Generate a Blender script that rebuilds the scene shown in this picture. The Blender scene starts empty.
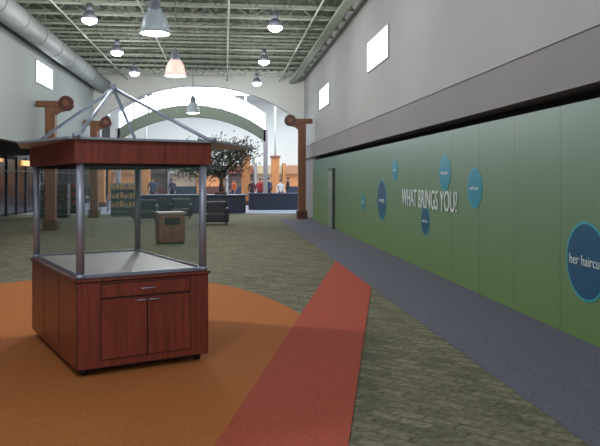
import bpy, bmesh, math, random
from mathutils import Vector, Matrix
random.seed(4)
S=bpy.context.scene
S.view_settings.view_transform='Standard'
def lin(c):
    return tuple(((v/255)/12.92 if v/255<=0.04045 else ((v/255+0.055)/1.055)**2.4) for v in c)+(1,)
MATS={}
def mat(name,c,rough=0.6,metal=0,emit=0,var=0.12,scale=(8,8,8),bump=0,emc=None,spec=0.5):
    if name in MATS: return MATS[name]
    m=bpy.data.materials.new(name); m.use_nodes=True; nt=m.node_tree; b=nt.nodes['Principled BSDF']
    b.inputs['Roughness'].default_value=rough; b.inputs['Metallic'].default_value=metal
    b.inputs['Specular IOR Level'].default_value=spec
    tc=nt.nodes.new('ShaderNodeTexCoord'); mp=nt.nodes.new('ShaderNodeMapping'); mp.inputs['Scale'].default_value=scale
    nz=nt.nodes.new('ShaderNodeTexNoise'); nz.inputs['Scale'].default_value=1; nz.inputs['Detail'].default_value=4
    rp=nt.nodes.new('ShaderNodeValToRGB'); l=lin(c)
    rp.color_ramp.elements[0].position=.3; rp.color_ramp.elements[1].position=.7
    rp.color_ramp.elements[0].color=tuple(v*(1-var) for v in l[:3])+(1,)
    rp.color_ramp.elements[1].color=tuple(min(1,v*(1+var)) for v in l[:3])+(1,)
    nt.links.new(tc.outputs['Object'],mp.inputs[0]); nt.links.new(mp.outputs[0],nz.inputs[0])
    nt.links.new(nz.outputs[0],rp.inputs[0]); nt.links.new(rp.outputs[0],b.inputs['Base Color'])
    if emit:
        b.inputs['Emission Color'].default_value=lin(emc or c); b.inputs['Emission Strength'].default_value=emit
    MATS[name]=m; return m

class MB:
    def __init__(s,name): s.name=name; s.bm=bmesh.new(); s.mats=[]
    def mi(s,m):
        if m not in s.mats: s.mats.append(m)
        return s.mats.index(m)
    def box(s,lo,hi,m,M=None,bev=0):
        i=s.mi(m); x0,y0,z0=lo; x1,y1,z1=hi
        vs=[s.bm.verts.new((M@Vector(p)) if M else p) for p in [(x0,y0,z0),(x1,y0,z0),(x1,y1,z0),(x0,y1,z0),(x0,y0,z1),(x1,y0,z1),(x1,y1,z1),(x0,y1,z1)]]
        fs=[]
        for f in [(0,3,2,1),(4,5,6,7),(0,1,5,4),(1,2,6,5),(2,3,7,6),(3,0,4,7)]:
            q=s.bm.faces.new([vs[k] for k in f]); q.material_index=i; fs.append(q)
        if bev:
            es=list({e for f in fs for e in f.edges})
            bmesh.ops.bevel(s.bm,geom=es,offset=bev,segments=2,affect='EDGES',profile=.5)
    def cyl(s,p1,p2,r1,m,r2=None,seg=12):
        r2=r1 if r2 is None else r2; i=s.mi(m)
        p1=Vector(p1);p2=Vector(p2); d=(p2-p1).normalized()
        a=d.orthogonal().normalized(); b=d.cross(a)
        A=[];B=[]
        for k in range(seg):
            t=2*math.pi*k/seg; o=a*math.cos(t)+b*math.sin(t)
            A.append(s.bm.verts.new(p1+o*r1)); B.append(s.bm.verts.new(p2+o*r2))
        for k in range(seg):
            f=s.bm.faces.new([A[k],A[(k+1)%seg],B[(k+1)%seg],B[k]]); f.material_index=i; f.smooth=True
        f=s.bm.faces.new(A[::-1]); f.material_index=i
        f=s.bm.faces.new(B); f.material_index=i
    def lathe(s,prof,c,m,seg=24):
        i=s.mi(m); rings=[]
        for r,z in prof:
            rings.append([s.bm.verts.new((c[0]+r*math.cos(2*math.pi*k/seg),c[1]+r*math.sin(2*math.pi*k/seg),c[2]+z)) for k in range(seg)])
        for a,b in zip(rings,rings[1:]):
            for k in range(seg):
                f=s.bm.faces.new([a[k],a[(k+1)%seg],b[(k+1)%seg],b[k]]); f.material_index=i; f.smooth=True
    def prism(s,pts,z0,z1,m,M=None):
        i=s.mi(m); T=(lambda p:M@Vector(p)) if M else (lambda p:p)
        A=[s.bm.verts.new(T((x,y,z0))) for x,y in pts]; B=[s.bm.verts.new(T((x,y,z1))) for x,y in pts]
        n=len(pts)
        s.bm.faces.new(A[::-1]).material_index=i; s.bm.faces.new(B).material_index=i
        for k in range(n): s.bm.faces.new([A[k],A[(k+1)%n],B[(k+1)%n],B[k]]).material_index=i
    def quad(s,ps,m):
        f=s.bm.faces.new([s.bm.verts.new(p) for p in ps]); f.material_index=s.mi(m)
    def done(s,parent=None):
        me=bpy.data.meshes.new(s.name); s.bm.to_mesh(me); s.bm.free()
        for m in s.mats: me.materials.append(m)
        o=bpy.data.objects.new(s.name,me); S.collection.objects.link(o)
        if parent: o.parent=parent
        return o

# ---------- camera
cam=bpy.data.cameras.new('camera'); co=bpy.data.objects.new('camera',cam); S.collection.objects.link(co)
co.location=(0,0,1.65); co.rotation_euler=(math.radians(90),0,-math.atan(75/700))
cam.sensor_width=36; cam.lens=42; cam.shift_y=-43/600; cam.clip_end=300
S.camera=co
# ---------- world
w=bpy.data.worlds.new('world'); S.world=w; w.use_nodes=True
w.node_tree.nodes['Background'].inputs[0].default_value=(.82,.9,1,1); w.node_tree.nodes['Background'].inputs[1].default_value=1.05

# ---------- materials
def carpet(name,base,alt,sc,ang=0):
    m=bpy.data.materials.new(name); m.use_nodes=True; nt=m.node_tree; b=nt.nodes['Principled BSDF']
    b.inputs['Roughness'].default_value=.95; b.inputs['Specular IOR Level'].default_value=.15
    tc=nt.nodes.new('ShaderNodeTexCoord'); mp=nt.nodes.new('ShaderNodeMapping'); mp.inputs['Rotation'].default_value=(0,0,ang)
    br=nt.nodes.new('ShaderNodeTexBrick'); br.inputs['Scale'].default_value=sc
    br.inputs['Color1'].default_value=lin(base); br.inputs['Color2'].default_value=lin(alt)
    br.inputs['Mortar'].default_value=tuple(v*.6 for v in lin(base)[:3])+(1,)
    br.inputs['Mortar Size'].default_value=.05; br.inputs['Mortar Smooth'].default_value=.9
    nz=nt.nodes.new('ShaderNodeTexNoise'); nz.inputs['Scale'].default_value=20; nz.inputs['Detail'].default_value=5
    mx=nt.nodes.new('ShaderNodeMixRGB'); mx.blend_type='OVERLAY'; mx.inputs[0].default_value=.9
    nt.links.new(tc.outputs['Object'],mp.inputs[0]); nt.links.new(mp.outputs[0],br.inputs[0]); nt.links.new(tc.outputs['Object'],nz.inputs[0])
    nt.links.new(br.outputs[0],mx.inputs[1]); nt.links.new(nz.outputs[0],mx.inputs[2]); nt.links.new(mx.outputs[0],b.inputs['Base Color'])
    return m
m_carpet=carpet('carpet_olive',(124,120,98),(94,92,76),2.0,math.radians(45))
m_orange=mat('carpet_orange',(170,104,58),.95,var=.16,scale=(40,40,40),spec=.1)
m_red=mat('carpet_red',(166,80,64),.95,var=.16,scale=(40,40,40),spec=.1)
m_blue=mat('carpet_blue',(102,102,114),.95,var=.2,scale=(30,30,30),spec=.1)
m_wl=mat('paint_upper',(156,164,164),.8,var=.03,scale=(1,1,1))
m_wr=mat('paint_grey',(164,164,164),.8,var=.03,scale=(1,1,1))
m_band=mat('paint_band',(136,132,134),.8,var=.03,scale=(1,1,1))
m_dark=mat('dark_shade',(30,30,34),.9)
m_white=mat('paint_white',(212,213,208),.7,var=.03)
m_deck=mat('deck_grey_green',(98,106,92),.7,var=.1)
m_steel=mat('joist_paint',(134,142,126),.6,var=.08)
m_steelw=mat('joist_light',(166,172,156),.6,var=.05)
m_day=mat('daylight_glazing',(240,247,255),.4,emit=7.5)
m_win=mat('clerestory_glow',(240,248,255),.4,emit=4)
m_frame=mat('window_frame',(170,176,178),.5)
m_alu=mat('aluminium',(158,163,178),.4,metal=.5,var=.05)
m_wood=mat('cherry_laminate',(124,58,46),.34,var=.28,scale=(30,30,2.5))
m_wood_d=mat('cherry_edge',(64,28,24),.5)
m_deckk=mat('display_deck',(158,142,128),.5,var=.05)
m_black=mat('black_plastic',(18,18,20),.5)
m_pyl=mat('pylon_wood',(122,80,56),.6,var=.2,scale=(12,12,2))
m_pyld=mat('pylon_dark',(84,44,36),.5)
m_navy=mat('counter_navy',(32,38,60),.5)
m_warm=mat('shop_warm_glow',(255,190,120),.6,emit=.8)
m_orangew=mat('column_orange',(180,120,70),.6)
m_green=mat('arch_green',(80,86,72),.7)
def glass(name,tint,gl=.07):
    m=bpy.data.materials.new(name); m.use_nodes=True; nt=m.node_tree
    for n in list(nt.nodes):
        if n.type!='OUTPUT_MATERIAL': nt.nodes.remove(n)
    out=nt.nodes['Material Output']; t=nt.nodes.new('ShaderNodeBsdfTransparent'); t.inputs[0].default_value=tint
    g=nt.nodes.new('ShaderNodeBsdfGlossy'); g.inputs['Roughness'].default_value=.05; g.inputs[0].default_value=(.9,.95,1,1)
    mx=nt.nodes.new('ShaderNodeMixShader'); mx.inputs[0].default_value=gl
    nt.links.new(t.outputs[0],mx.inputs[1]); nt.links.new(g.outputs[0],mx.inputs[2]); nt.links.new(mx.outputs[0],out.inputs[0]); return m
m_glass=glass('clear_glass',(.95,.96,.97,1))
m_hoard=bpy.data.materials.new('hoarding_print'); m_hoard.use_nodes=True; nt=m_hoard.node_tree; b=nt.nodes['Principled BSDF']
b.inputs['Roughness'].default_value=.45
tc=nt.nodes.new('ShaderNodeTexCoord'); sp=nt.nodes.new('ShaderNodeSeparateXYZ'); nt.links.new(tc.outputs['Object'],sp.inputs[0])
mr=nt.nodes.new('ShaderNodeMapRange'); mr.inputs['From Max'].default_value=2.46; nt.links.new(sp.outputs['Z'],mr.inputs[0])
rp=nt.nodes.new('ShaderNodeValToRGB'); rp.color_ramp.elements[0].color=lin((110,138,80)); rp.color_ramp.elements[1].color=lin((92,124,112))
nt.links.new(mr.outputs[0],rp.inputs[0])
md=nt.nodes.new('ShaderNodeMath'); md.operation='PINGPONG'; md.inputs[1].default_value=.61; nt.links.new(sp.outputs['Y'],md.inputs[0])
lt=nt.nodes.new('ShaderNodeMath'); lt.operation='LESS_THAN'; lt.inputs[1].default_value=.008; nt.links.new(md.outputs[0],lt.inputs[0])
mx=nt.nodes.new('ShaderNodeMixRGB'); mx.inputs[2].default_value=lin((72,94,76)); nt.links.new(lt.outputs[0],mx.inputs[0]); nt.links.new(rp.outputs[0],mx.inputs[1])
nt.links.new(mx.outputs[0],b.inputs['Base Color'])

# ---------- shell
def solo(name,lo,hi,m):
    o=MB(name); o.box(lo,hi,m); return o.done()
solo('floor',(-16,-3,-.1),(14,64,0),m_carpet)
solo('carpet_border',(2.25,-3,0),(3.65,29.3,.006),m_blue)
o=MB('orange_carpet_medallion')
o.prism([(-2.0+3.05*math.cos(2*math.pi*k/96),7.0+5.3*math.sin(2*math.pi*k/96)) for k in range(96)],0,.005,m_orange); o.done()
def lx(y): return -.06+(y-4.37)*.2365
def rx(y): return .76+(y-4.28)*.2345
o=MB('red_carpet_strip'); o.prism([(lx(-3),-3),(rx(-3),-3),(2.24,(2.24-.76)/.2345+4.28),(2.24,(2.24+.06)/.2365+4.37)],.005,.009,m_red); o.done()
# right side
o=MB('hoarding'); o.box((3.65,-3,.0),(3.75,29,2.46),m_hoard); o.done()
o=MB('wall_right'); o.box((3.85,-3,3.2),(4.15,34,7.1),m_wr); o.box((3.65,-3,2.62),(4.15,34,3.2),m_band)
o.box((4.0,-3,0),(4.15,34,2.62),m_dark); o.box((3.75,29.02,0),(4.0,34,2.62),m_band); o.done()  # gap backing coloured dark to give the shadow line under the bulkhead
o=MB('trim_1'); o.box((3.63,-3,3.17),(3.66,34,3.21),m_wr); o.done()
def window(n,x,y0,y1,z0,z1,sgn):
    o=MB('window_%d'%n); a,b=sorted((x,x+sgn*.02)); o.box((a,y0,z0),(b,y1,z1),m_win)
    a,b=sorted((x,x+sgn*.04))
    for (c,d,e,f) in [(y0-.03,y1+.03,z0-.03,z0),(y0-.03,y1+.03,z1,z1+.03),(y0-.03,y0,z0,z1),(y1,y1+.03,z0,z1)]:
        o.box((a,c,e),(b,d,f),m_frame)
    o.done()
window(1,3.85,16.2,18.6,4.56,5.32,-1); window(2,3.85,25.6,28.2,4.5,5.25,-1); window(3,3.85,6.8,9.2,4.56,5.32,-1)
window(4,-6.2,23.8,26.0,4.9,5.6,1); window(5,-6.2,14.3,16.5,4.9,5.6,1)
o=MB('door_1'); md2=mat('door_paint',(128,138,124),.5); fr=mat('door_frame',(44,56,50),.5)
o.box((3.58,23.15,.01),(3.648,24.2,2.05),fr); o.box((3.565,23.25,.02),(3.58,24.1,1.97),md2); o.cyl((3.51,23.38,1),(3.565,23.38,1),.03,m_alu); o.cyl((3.51,23.38,1),(3.51,23.52,1),.012,m_alu); o.done()
# left side
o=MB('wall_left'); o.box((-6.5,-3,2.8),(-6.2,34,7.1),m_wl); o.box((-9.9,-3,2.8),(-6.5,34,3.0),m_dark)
m_shopw=mat('shopfront_wall',(52,50,50),.7)
o.box((-10.1,-3,0),(-9.9,64,7.1),m_shopw); o.done()
o=MB('shopfront_glazing'); m_dg=mat('dark_glass',(18,22,26),.18)
m_mull=mat('mullion',(76,80,88),.4,metal=.3)
y=2
while y<60:
    o.box((-9.9,y,.12),(-9.86,y+1.5,2.6),m_dg); o.box((-9.9,y-.05,0),(-9.8,y+.02,2.75),m_mull); o.box((-9.9,y,2.05),(-9.82,y+1.5,2.1),m_mull); y+=1.55
o.done()
o=MB('shop_sign'); o.box((-9.79,28.4,2.4),(-9.7,29.2,2.6),mat('sign_red',(190,40,30),.5,emit=.5)); o.box((-9.79,31.4,2.45),(-9.7,32.0,2.6),m_warm); o.box((-9.79,35,2.35),(-9.7,36.4,2.6),m_warm); o.done()
m_duct=mat('duct_paint',(144,150,150),.6,var=.04)
o=MB('air_duct'); o.cyl((-5.7,-3,6.1),(-5.7,33.7,6.1),.33,m_duct,seg=24)
for k in range(0,19): o.cyl((-5.7,-2+2*k,6.1),(-5.7,-1.94+2*k,6.1),.345,m_duct,seg=24)
for k in range(0,9): o.box((-5.72,-1+4*k,6.35),(-5.68,-.96+4*k,7.0),m_steel)
o.done()
o=MB('ceiling'); o.box((-6.5,-3,7.0),(4.15,34,7.1),m_deck); o.done()
o=MB('ceiling_joist_framing')
x=-6.1
while x<3.8: o.box((x,-3,6.94),(x+.14,34,7.0),m_deck); x+=.36
y=-1
while y<33.5:
    o.box((-6.2,y-.04,6.87),(3.85,y+.04,6.93),m_steelw); o.box((-6.0,y-.04,6.49),(3.7,y+.04,6.54),m_steelw)
    n=20; dx=9.7/n
    for k in range(n):
        xa=-6+k*dx; z=[6.51,6.9] if k%2==0 else [6.9,6.51]
        o.cyl((xa,y,z[0]),(xa+dx,y,z[1]),.018,m_steel,seg=5)
    y+=1.3
for X in (-4.6,-2.3,.1,2.6): o.cyl((X,-3,6.42),(X,33.8,6.42),.03,m_steelw,seg=8)
o.box((3.1,-3,6.3),(3.35,33.8,6.4),m_steel)
o.done()
# end wall with segmental arch
def archz(x,cx,hw,zs,rise):
    R=(hw*hw+rise*rise)/(2*rise); t=min(1,abs(x-cx)/hw)*hw
    return zs+rise-R+math.sqrt(R*R-t*t)
o=MB('wall_end'); N=48; X0,X1=-6.2,3.85; cx=-1.17; hw=5.03
for k in range(N):
    xa=X0+(X1-X0)*k/N; xb=X0+(X1-X0)*(k+1)/N
    za=archz(xa,cx,hw,4.35,1.85); zb=archz(xb,cx,hw,4.35,1.85)
    o.quad([(xa,34,za),(xb,34,zb),(xb,34,7.1),(xa,34,7.1)],m_white)
    o.quad([(xa,34,za),(xa,34.5,za),(xb,34.5,zb),(xb,34,zb)],m_white)
    o.quad([(xa,34.5,za),(xa,34.5,9.5),(xb,34.5,9.5),(xb,34.5,zb)],m_white)
o.box((-10,34.05,2.8),(-6.2,34.5,9.5),m_white); o.box((3.85,34.05,0),(14,34.5,9.5),m_white); o.done()
# court beyond
solo('wall_far',(-9.9,62,0),(14,62.3,9.5),m_white)
solo('wall_court_right',(13.9,34.5,0),(14.2,62,9.5),m_white)
o=MB('court_ceiling'); o.box((-10,34.5,8.6),(14,62,8.8),m_white); o.done()
o=MB('window_7')  # glowing skylight panels set in the court ceiling, with glazing bars
for yy in (37,45,53): o.box((-8,yy,8.55),(12,yy+4,8.6),m_day)
for yy in (37,45,53):
    for xx in range(-8,13,2): o.box((xx-.04,yy,8.5),(xx+.04,yy+4,8.55),m_frame)
o.done()
# arched clerestory + green arch beam
o=MB('window_6'); hw2=4.3; cx2=-1.9
for k in range(40):
    xa=cx2-hw2+2*hw2*k/40; xb=xa+2*hw2/40
    za=archz(xa,cx2,hw2,4.6,1.45); zb=archz(xb,cx2,hw2,4.6,1.45)
    za2=za+1.0; zb2=zb+1.0
    o.quad([(xa,42,za),(xb,42,zb),(xb,42,zb2),(xa,42,za2)],m_day)
    if k%4==0: o.box((xa-.05,41.9,za),(xa+.05,41.98,za2),m_frame)
o.done()
o=MB('arch_beam')
for k in range(40):
    xa=cx2-hw2+2*hw2*k/40; xb=xa+2*hw2/40
    za=archz(xa,cx2,hw2,4.6,1.45); zb=archz(xb,cx2,hw2,4.6,1.45); t=.7
    P=[(xa,41.5,za-t),(xb,41.5,zb-t),(xb,41.5,zb),(xa,41.5,za),(xa,41.88,za-t),(xb,41.88,zb-t),(xb,41.88,zb),(xa,41.88,za)]
    for f in [(0,1,2,3),(5,4,7,6),(3,2,6,7),(1,0,4,5)]: o.quad([P[q] for q in f],m_green)
for sx in (-1,1): o.box((cx2+sx*hw2-.12,41.5,0),(cx2+sx*hw2+.12,41.9,4.65),m_band)
o.done()
# food stalls at far end
o=MB('food_stall_row')
cols=[(170,125,90),(80,64,60),(190,180,166),(64,76,84),(140,76,58),(180,162,126)]
x=-9.6; k=0
while x<11:
    mm=mat('stall_%d'%(k%6),cols[k%6],.6); w_=2.2
    o.box((x,60.5,0.01),(x+w_,61.9,1.1),m_pyld if k%2 else m_navy); o.box((x,61,1.1),(x+w_,61.9,2.2),mat('stall_inside%d'%(k%3),[(215,150,100),(90,76,70),(190,165,140)][k%3],.6,emit=.2)); o.box((x,60.3,2.2),(x+w_,61.9,2.9),mm)  # stall interiors emit faintly themselves, in place of shop lighting
    o.box((x-.15,60.2,0.01),(x+.1,61,3.1),m_orangew if k%3==0 else m_band); x+=w_+.25; k+=1
o.done()
for i,(cx_,cy_) in enumerate([(1.35,46),(3.5,49),(-7.6,44),(-5.4,49),(6.4,45)]):
    o=MB('court_column'); o.box((cx_-.28,cy_-.28,0.01),(cx_+.28,cy_+.28,3.2),m_orangew,bev=.04); o.box((cx_-.36,cy_-.36,0.01),(cx_+.36,cy_+.36,.3),m_pyld)
    o.box((cx_-.34,cy_-.34,3.2),(cx_+.34,cy_+.34,3.35),m_pyl); o.cyl((cx_,cy_,3.35),(cx_,cy_,8.55),.07,m_white,seg=20); o.done()
m_navt=mat('counter_top',(66,78,104),.4)
o=MB('planter_counter'); o.box((-4.2,34.9,0),(1.0,36.4,.86),m_navy,bev=.03); o.box((-4.3,34.8,.862),(1.1,36.5,.92),m_navt)
for k in range(6): o.box((-4.2+k*1.04,34.87,.05),(-4.17+k*1.04,34.9,.82),m_black)
o.done()
o=MB('court_low_wall'); o.box((1.3,38.6,0.01),(8,39.0,.86),m_navy,bev=.03); o.box((1.25,38.55,.862),(8.05,39.05,.93),m_navt); o.done()
solo('court_floor_tile',(-9.8,34.5,0),(13.8,60,.006),mat('tile_light',(130,138,156),.3,var=.05))
# cafe tables and chairs
m_tt=mat('table_top',(150,110,76),.5)
def cafe_table(x,y):
    o=MB('cafe_table'); o.cyl((x,y,.72),(x,y,.75),.42,m_tt,seg=24); o.cyl((x,y,.03),(x,y,.72),.035,m_black); o.cyl((x,y,.008),(x,y,.03),.25,m_black,seg=20); o.done()
def cafe_chair(x,y,ang):
    o=MB('cafe_chair'); T=Matrix.Translation((x,y,.008))@Matrix.Rotation(ang,4,'Z')
    o.box((-.2,-.2,.43),(.2,.2,.46),m_pyl,T,bev=.01); o.box((-.19,.18,.62),(.19,.2,.86),m_pyl,T,bev=.005)
    for xx in (-.18,.18):
        o.cyl(T@Vector((xx,-.18,0)),T@Vector((xx,-.18,.43)),.014,m_black,seg=6); o.cyl(T@Vector((xx,.19,0)),T@Vector((xx,.19,.86)),.014,m_black,seg=6)
    o.done()
for (x,y) in [(-6.9,37.2),(-5.4,38.6),(-7.9,39.6),(2.4,41),(4.6,41.3),(.2,40.2),(-2.5,39.8)]:
    cafe_table(x,y); cafe_chair(x-.65,y,math.pi/2); cafe_chair(x+.65,y,-math.pi/2)
m_shelf=mat('shelf_grey',(110,112,116),.5)
for (x,y,c) in [(-4.6,33.0,(170,130,90)),(-7.4,31.6,(90,70,64)),(-7.8,35.6,(150,84,56))]:
    o=MB('display_rack'); mm=mat('goods_%d'%c[0],c,.6,var=.5,scale=(14,14,14))
    o.box((x-.6,y-.3,0.008),(x+.6,y+.3,.12),m_black); o.box((x-.6,y+.24,.12),(x+.6,y+.3,1.5),m_shelf)
    for z in (.4,.8,1.2):
        o.box((x-.6,y-.28,z),(x+.6,y+.24,z+.03),m_shelf)
        for q in range(6): o.box((x-.56+q*.19,y-.22,z+.031),(x-.42+q*.19,y+.1,z+.17+.06*((q*7)%3)),mm)
    for xx in (x-.6,x+.57): o.box((xx,y-.28,.12),(xx+.03,y+.3,1.5),m_shelf)
    o.done()
def pylon(x,y,s):
    o=MB('wooden_pylon')
    o.box((x-.16,y-.16,0),(x+.16,y+.16,4.05),m_pyl,bev=.02); o.box((x-.22,y-.22,0),(x+.22,y+.22,.35),m_pyld,bev=.02)
    n=10
    for k in range(n):
        a0=math.pi/2*k/n; a1=math.pi/2*(k+1)/n
        p=lambda a,r:(x-s*.16+s*(.62-r*math.cos(a))*1.0, 3.6+r*math.sin(a)*.9)
        q0=p(a0,.62);q1=p(a1,.62);q2=p(a1,.36);q3=p(a0,.36)
        for yy in (y-.1,y+.1): o.quad([(q0[0],yy,q0[1]),(q1[0],yy,q1[1]),(q2[0],yy,q2[1]),(q3[0],yy,q3[1])],m_pyl)
        o.quad([(q0[0],y-.1,q0[1]),(q0[0],y+.1,q0[1]),(q1[0],y+.1,q1[1]),(q1[0],y-.1,q1[1])],m_pyl)
        o.quad([(q3[0],y-.1,q3[1]),(q3[0],y+.1,q3[1]),(q2[0],y+.1,q2[1]),(q2[0],y-.1,q2[1])],m_pyl)
    o.box((x-.45,y-.12,4.05),(x+.45,y+.12,4.25),m_pyl,bev=.02)
    o.cyl((x+s*.5,y-.14,4.18),(x+s*.5,y+.14,4.18),.24,m_pyld,seg=24)
    o.cyl((x+s*.5,y-.17,4.18),(x+s*.5,y+.17,4.18),.1,m_pyl,seg=16)
    o.done()
pylon(-5.7,23.8,1); pylon(-5.7,31.5,1); pylon(3.25,29.6,-1)

# ---------- pendants
def bulb(name,loc,e,col,par=None):
    l=bpy.data.lights.new(name,'POINT'); l.energy=e; l.color=col; l.shadow_soft_size=.12
    ob=bpy.data.objects.new(name,l); ob.location=loc; S.collection.objects.link(ob)
    if par: ob.parent=par
def pendant(x,y,z,warm,e):
    o=MB('pendant_lamp')
    g=mat('lamp_shade_warm',(245,215,205),.3,emit=.7,emc=(255,200,180)) if warm else mat('lamp_shade_cool',(168,180,186),.3,emit=.12)
    c=mat('lamp_core',(240,250,255),.3,emit=9)
    o.cyl((x,y,z+.4),(x,y,7.0),.014,m_steel,seg=6)
    o.lathe([(0,.5),(.05,.48),(.1,.42),(.11,.28),(.14,.24),(.14,.18)],(x,y,z),m_alu)
    o.lathe([(.13,.2),(.19,.14),(.24,.03),(.27,-.12),(.29,-.24),(.275,-.24),(.25,-.1),(.22,.02),(.12,.16)],(x,y,z),g)
    o.lathe([(0,.05),(.1,.0),(.2,-.17),(.19,-.26),(0,-.28)],(x,y,z),c)
    ob=o.done()
    bulb('pendant_bulb',(x,y,z-.42),e,(1,.9,.8) if warm else (.96,.98,1),par=ob)
pendant(-1.36,13.9,4.75,False,260); pendant(-1.36,19.5,4.75,True,270); pendant(-1.36,30.2,4.75,False,300)
pendant(-1.36,8.3,4.75,False,210); pendant(-1.36,2.7,4.75,False,170)
def highbay(x,y,e=80,z=6.0):
    o=MB('high_bay_lamp'); c=mat('bay_core',(240,250,255),.3,emit=10)
    o.cyl((x,y,z+.3),(x,y,7),.012,m_steel,seg=6); o.cyl((x,y,z+.14),(x,y,z+.36),.08,m_alu)
    o.lathe([(.08,.18),(.14,.12),(.22,-.06),(.21,-.06),(.13,.1)],(x,y,z),m_alu); o.lathe([(0,.0),(.2,-.03),(.19,-.12),(.1,-.18),(0,-.2)],(x,y,z),c)
    ob=o.done(); bulb('bay_bulb',(x,y,z-.35),e,(.96,.98,1),par=ob)
for y in (19.6,25.3,31.0): highbay(1.4,y)
for y in (19.2,24.0,28.6): highbay(-3.6,y)
for y in (2.5,8.2,13.9): highbay(1.4,y,55)
for y in (4.8,9.6,14.4): highbay(-3.6,y,50)

# ---------- kiosk
a=math.radians(25); K=Matrix.Translation((-1.22,5.95,.006))@Matrix.Rotation(a,4,'Z'); W,D=1.18,1.95
o=MB('display_kiosk')
o.box((.05,.05,.04),(W-.05,D-.05,.1),m_black,K)
o.box((0,0,.06),(W,D,.79),m_wood,K,bev=.006)
o.box((-.015,-.015,.79),(W+.015,D+.015,.82),m_wood,K,bev=.005)
o.box((.06,.06,.82),(W-.06,D-.06,.835),m_deckk,K)
def panel(x0,x1,z0,z1):
    o.box((x0,-.012,z0),(x1,0,z1),m_wood,K,bev=.003)
    for b_ in [((x0-.006,-.004,z0-.006),(x1+.006,-.001,z0)),((x0-.006,-.004,z1),(x1+.006,-.001,z1+.006)),((x0-.006,-.004,z0),(x0,-.001,z1)),((x1,-.004,z0),(x1+.006,-.001,z1))]: o.box(*b_,m_wood_d,K)
panel(.2,1.0,.65,.765); panel(.2,.597,.13,.635); panel(.606,1.0,.13,.635)
def handle(x0,x1,z):
    o.cyl(K@Vector((x0,-.04,z)),K@Vector((x1,-.04,z)),.006,m_alu,seg=8)
    for x in (x0+.01,x1-.01): o.cyl(K@Vector((x,-.04,z)),K@Vector((x,-.01,z)),.005,m_alu,seg=8)
handle(.54,.66,.71); handle(.5,.59,.61); handle(.613,.70,.61)
for yy in (.66,1.32): o.box((-.003,yy-.003,.1),(.001,yy+.003,.78),m_wood_d,K)
for px,py in [(.08,.08),(W-.08,.08),(.08,D-.08),(W-.08,D-.08)]:
    o.cyl(K@Vector((px-.02,py,.035)),K@Vector((px+.02,py,.035)),.033,m_black)
PC=[(.04,.04),(W-.04,.04),(.04,D-.04),(W-.04,D-.04)]
for px,py in PC:
    o.cyl(K@Vector((px,py,.82)),K@Vector((px,py,1.82)),.034,m_alu,seg=20)
    o.cyl(K@Vector((px,py,.82)),K@Vector((px,py,.855)),.042,m_alu,seg=20)
for (x0,y0,x1,y1) in [(.07,.035,W-.07,.045),(.07,D-.045,W-.07,D-.035),(.035,.07,.045,D-.07),(W-.045,.07,W-.035,D-.07)]:
    o.box((x0,y0,.85),(x1,y1,1.77),m_glass,K)
    o.box((x0,y0-.006,.822),(x1,y1+.006,.85),m_alu,K); o.box((x0,y0-.006,1.76),(x1,y1+.006,1.785),m_black,K)
o.box((-.02,-.02,1.785),(W+.02,.03,1.98),m_wood,K); o.box((-.02,D-.03,1.785),(W+.02,D+.02,1.98),m_wood,K)
o.box((-.02,.03,1.785),(.03,D-.03,1.98),m_wood,K); o.box((W-.03,.03,1.785),(W+.02,D-.03,1.98),m_wood,K)
m_roof=mat('roof_sheet',(150,164,170),.4,metal=.2,var=.05)
o.prism([(-.08,-.06),(W+.1,-.06),(W+1.0,1.02),(W+.15,D+.1),(-.1,D+.1),(-.3,1.0)],1.981,2.0,m_roof,K)
ap=Vector((W/2,D/2,2.55))
for px,py in PC: 
    f=Vector((px+(px-W/2)*.1,py+(py-D/2)*.1,1.99)); o.cyl(K@f,K@ap,.017,m_alu,seg=12); o.cyl(K@f,K@(f+Vector((0,0,.04))),.035,m_alu)
o.cyl(K@(ap-Vector((0,0,.05))),K@(ap+Vector((0,0,.04))),.035,m_alu,seg=16)
o.done()

# ---------- hoarding graphics
def text(name,s,y,z,width,m,parent=None,hscale=None,ext=.004):
    c=bpy.data.curves.new(name,'FONT'); c.body=s; c.align_x='CENTER'; c.align_y='CENTER'; c.extrude=ext
    ob=bpy.data.objects.new(name,c); S.collection.objects.link(ob); c.materials.append(m)
    bpy.context.view_layer.update(); k=width/ob.dimensions.x; ky=hscale/ob.dimensions.y if hscale else k
    x=3.636
    R=Matrix(((0,0,-1,x),(-1,0,0,y),(0,1,0,z),(0,0,0,1)))
    ob.matrix_world=R@Matrix.Diagonal((k,ky,1,1))
    if parent: ob.parent=parent
    return ob
m_txt=mat('letter_white',(215,222,220),.5,var=.02)
text('wall_lettering','WHAT BRINGS YOU?',12.42,1.28,3.45,m_txt,hscale=.34)
m_nb=mat('decal_navy',(26,84,116),.4,var=.03); m_tl=mat('decal_teal',(66,160,170),.4,var=.03); m_t2=mat('decal_blue',(34,134,158),.4,var=.03)
for (y,z,r,ma,mb,tx) in [(16.06,1.18,.48,m_nb,m_tl,'a new gift'),(14.8,1.87,.24,m_t2,m_tl,'lunch'),(12.5,.9,.27,m_nb,m_tl,'new shoes'),(11.36,1.77,.3,m_t2,m_tl,'the movie'),(9.95,1.53,.3,m_t2,m_tl,'cool shoes'),(18.3,1.07,.23,m_t2,m_tl,'fun'),(6.76,.82,.41,m_nb,m_tl,'her haircut')]:
    o=MB('round_wall_decal')
    o.cyl((3.643,y,z),(3.6495,y,z),r,mb,seg=64); o.cyl((3.641,y,z),(3.645,y,z),r*.93,ma,seg=64)
    ob=o.done(); text('caption',tx,y,z,r*1.6 if tx[0]=='h' else r*1.2 if len(tx)>8 else r*.9,m_txt,ob,ext=.002)

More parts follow.
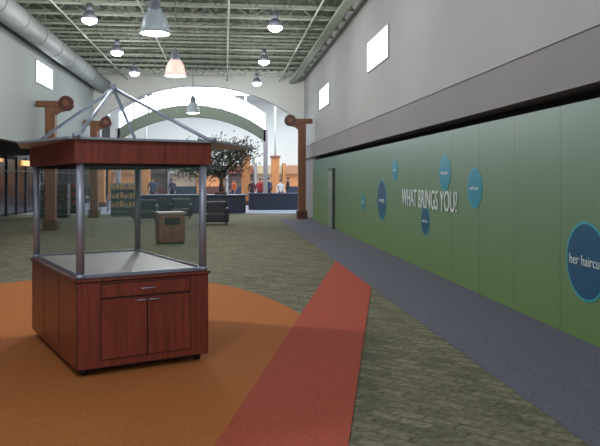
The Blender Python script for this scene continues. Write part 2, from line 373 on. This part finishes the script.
# ---------- litter bin, armchairs
o=MB('litter_bin'); B=Matrix.Translation((-1.43,18.56,0))@Matrix.Rotation(math.radians(15),4,'Z')
o.box((-.33,-.33,.05),(.33,.33,.76),m_pyl,B,bev=.01); o.box((-.36,-.36,.76),(.36,.36,.82),mat('bin_top',(150,140,125),.4),B,bev=.01); o.box((-.3,-.3,0),(.3,.3,.05),m_black,B)
o.box((-.2,-.345,.5),(.2,-.33,.68),m_black,B)
for xx in (-.2,0,.2): o.box((xx-.005,-.335,.08),(xx+.005,-.329,.48),m_pyld,B)
o.done()
for (x,y) in [(-.35,26.2),(-1.9,30.5),(-3.2,28.8)]:
    o=MB('lounge_armchair'); m=mat('armchair_leather',(26,28,36),.45); T=Matrix.Translation((x,y,0))
    o.box((-.4,-.35,.1),(.4,.35,.42),m,T,bev=.05); o.box((-.4,.22,.35),(.4,.42,.85),m,T,bev=.06)
    o.box((-.5,-.38,.1),(-.36,.4,.62),m,T,bev=.04); o.box((.36,-.38,.1),(.5,.4,.62),m,T,bev=.04)
    for xx in (-.4,.4):
        for yy in (-.3,.3): o.cyl((x+xx,y+yy,0),(x+xx,y+yy,.12),.025,m_black)
    o.done()
# ---------- tree
o=MB('indoor_tree'); bark=mat('bark',(72,62,52),.9,var=.3); lf=mat('leaf',(64,68,54),.8,var=.3)
tx,ty=-.2,35.65
o.cyl((tx,ty,.925),(tx+.05,ty,2.0),.13,bark,.09)
o.cyl((tx,ty,.925),(tx,ty,1.05),.3,mat('planter_rim',(90,70,56),.7))
tips=[]
for k in range(20):
    an=k*2.4; L=.7+random.random()*1.1; e=Vector((tx-.35+math.cos(an)*L,ty+math.sin(an)*L*.45,2.1+random.random()*1.35))
    o.cyl((tx+.05,ty,1.7+.02*k),e,.045,bark,.012,seg=6); tips.append(e)
for k in range(3400):
    c=random.choice(tips)+Vector((random.gauss(0,.4),random.gauss(0,.18),random.gauss(0,.27)))
    n=Vector((random.uniform(-1,1),random.uniform(-1,1),random.uniform(-.3,1))).normalized(); u=n.orthogonal().normalized()*.09; v=n.cross(u).normalized()*.035
    o.quad([c-u,c+v,c+u,c-v],lf)
o.done()
# ---------- people
def person(x,y,h,ang,shirt,trous,step=.12):
    sk=h/1.72
    J={'pel':(0,0,.95),'sp':(0,0,1.15),'ch':(0,0,1.35),'nk':(0,0,1.5),'hd':(0,.02,1.58),'ht':(0,.02,1.70),
       'hl':(-.09,0,.9),'kl':(-.1,.5*step,.5),'al':(-.1,-step*.3,.08),'tl':(-.11,step*.3+.12,.03),
       'hr':(.09,0,.9),'kr':(.1,.1*step,.5),'ar':(.1,-step,.08),'tr':(.11,-step+.16,.03),
       'sl':(-.19,0,1.42),'el':(-.25,-.03,1.13),'wl':(-.24,.1,.9),'fl':(-.23,.14,.8),
       'sr':(.19,0,1.42),'er':(.25,-.03,1.13),'wr':(.24,.12,.92),'fr':(.23,.18,.84)}
    Rr={'pel':.14,'sp':.13,'ch':.15,'nk':.055,'hd':.085,'ht':.08,'hl':.09,'kl':.06,'al':.042,'tl':.035,'hr':.09,'kr':.06,'ar':.042,'tr':.035,'sl':.065,'el':.042,'wl':.03,'fl':.028,'sr':.065,'er':.042,'wr':.03,'fr':.028}
    E=[('pel','sp'),('sp','ch'),('ch','nk'),('nk','hd'),('hd','ht'),('pel','hl'),('hl','kl'),('kl','al'),('al','tl'),('pel','hr'),('hr','kr'),('kr','ar'),('ar','tr'),('ch','sl'),('sl','el'),('el','wl'),('wl','fl'),('ch','sr'),('sr','er'),('er','wr'),('wr','fr')]
    ks=list(J); me=bpy.data.meshes.new('p'); me.from_pydata([Vector(J[k])*sk for k in ks],[(ks.index(a),ks.index(b)) for a,b in E],[])
    ob=bpy.data.objects.new('tmp',me); S.collection.objects.link(ob)
    ob.modifiers.new('s','SKIN'); sv=me.skin_vertices[0].data
    for i,k in enumerate(ks): sv[i].radius=(Rr[k]*sk,Rr[k]*sk*(.8 if k in('pel','sp','ch') else 1)); sv[i].use_root=(k=='pel')
    sm=ob.modifiers.new('u','SUBSURF'); sm.levels=sm.render_levels=1
    dg=bpy.context.evaluated_depsgraph_get(); m2=bpy.data.meshes.new_from_object(ob.evaluated_get(dg))
    bpy.data.objects.remove(ob)
    skin=mat('skin',(196,146,118),.6); hair=mat('hair',(40,28,22),.7)
    bm=bmesh.new(); bm.from_mesh(m2)
    for f in bm.faces:
        c=f.calc_center_median()/sk; f.smooth=True
        f.material_index=0 if c.z>1.5 else 1 if c.z>.98 or (abs(c.x)>.18 and c.z>.93) else 0 if abs(c.x)>.18 and c.z>.7 else 2
        if c.z<.09: f.material_index=3
    for loc,r,sc,mi in [((0,-.01,1.67),.095,(.95,1.05,.85),3),((0,.115,1.61),.018,(.8,1,1.2),0),((-.03,.1,1.635),.012,(1,1,1),3),((.03,.1,1.635),.012,(1,1,1),3),((0,.1,1.57),.018,(1.5,.5,.4),4),((-.088,.02,1.62),.022,(.5,1,1.3),0),((.088,.02,1.62),.022,(.5,1,1.3),0)]:
        g=bmesh.ops.create_uvsphere(bm,u_segments=10,v_segments=8,radius=r*sk,matrix=Matrix.Translation(Vector(loc)*sk)@Matrix.Diagonal((*sc,1)))
        for f in {f for v in g['verts'] for f in v.link_faces}: f.material_index=mi; f.smooth=True
    # five fingers per hand
    for hx,hy,hz,s in ((-.23,.14,.8,-1),(.23,.18,.84,1)):
        for q in range(5):
            L=[.05,.07,.075,.07,.055][q]; off=(q-2)*.017
            bmesh.ops.create_cone(bm,cap_ends=True,segments=6,radius1=.008*sk,radius2=.006*sk,depth=L*sk,matrix=Matrix.Translation(Vector((hx-s*.012*(q==0),hy+off,hz-.03+(.03 if q==0 else 0)))*sk)@Matrix.Rotation(math.radians(20 if q else 50),4,'X'))
    me=bpy.data.meshes.new('person'); bm.to_mesh(me); bm.free()
    for m in (skin,mat('cloth_%d%d%d'%shirt,shirt,.8),mat('cloth_%d%d%d'%trous,trous,.8),hair,mat('lips',(150,70,70),.6)): me.materials.append(m)
    o=bpy.data.objects.new('person',me); S.collection.objects.link(o); o.location=(x,y,.008); o.rotation_euler=(0,0,ang)
for p in [(2.1,42.5,1.72,2.8,(150,40,40),(30,34,50)),(2.7,44,1.78,.4,(40,50,80),(30,30,32)),(3.4,43,1.65,3.3,(200,200,205),(50,50,70)),(4.0,44.6,1.8,1.4,(30,30,34),(60,60,70)),(.6,48,1.7,2.2,(170,90,50),(30,34,50)),(-4.3,42.4,1.75,3.0,(60,70,90),(30,34,50)),(-6.4,42.5,1.66,.5,(180,60,50),(40,40,50)),(1.5,50,1.7,1.0,(40,40,46),(70,70,80)),(2.8,52,1.75,2.6,(120,50,60),(40,40,50)),(-3.4,46,1.7,2.9,(70,60,90),(36,36,44)),(1.7,44.8,1.68,3.6,(60,40,40),(30,30,40))]:
    person(*p)
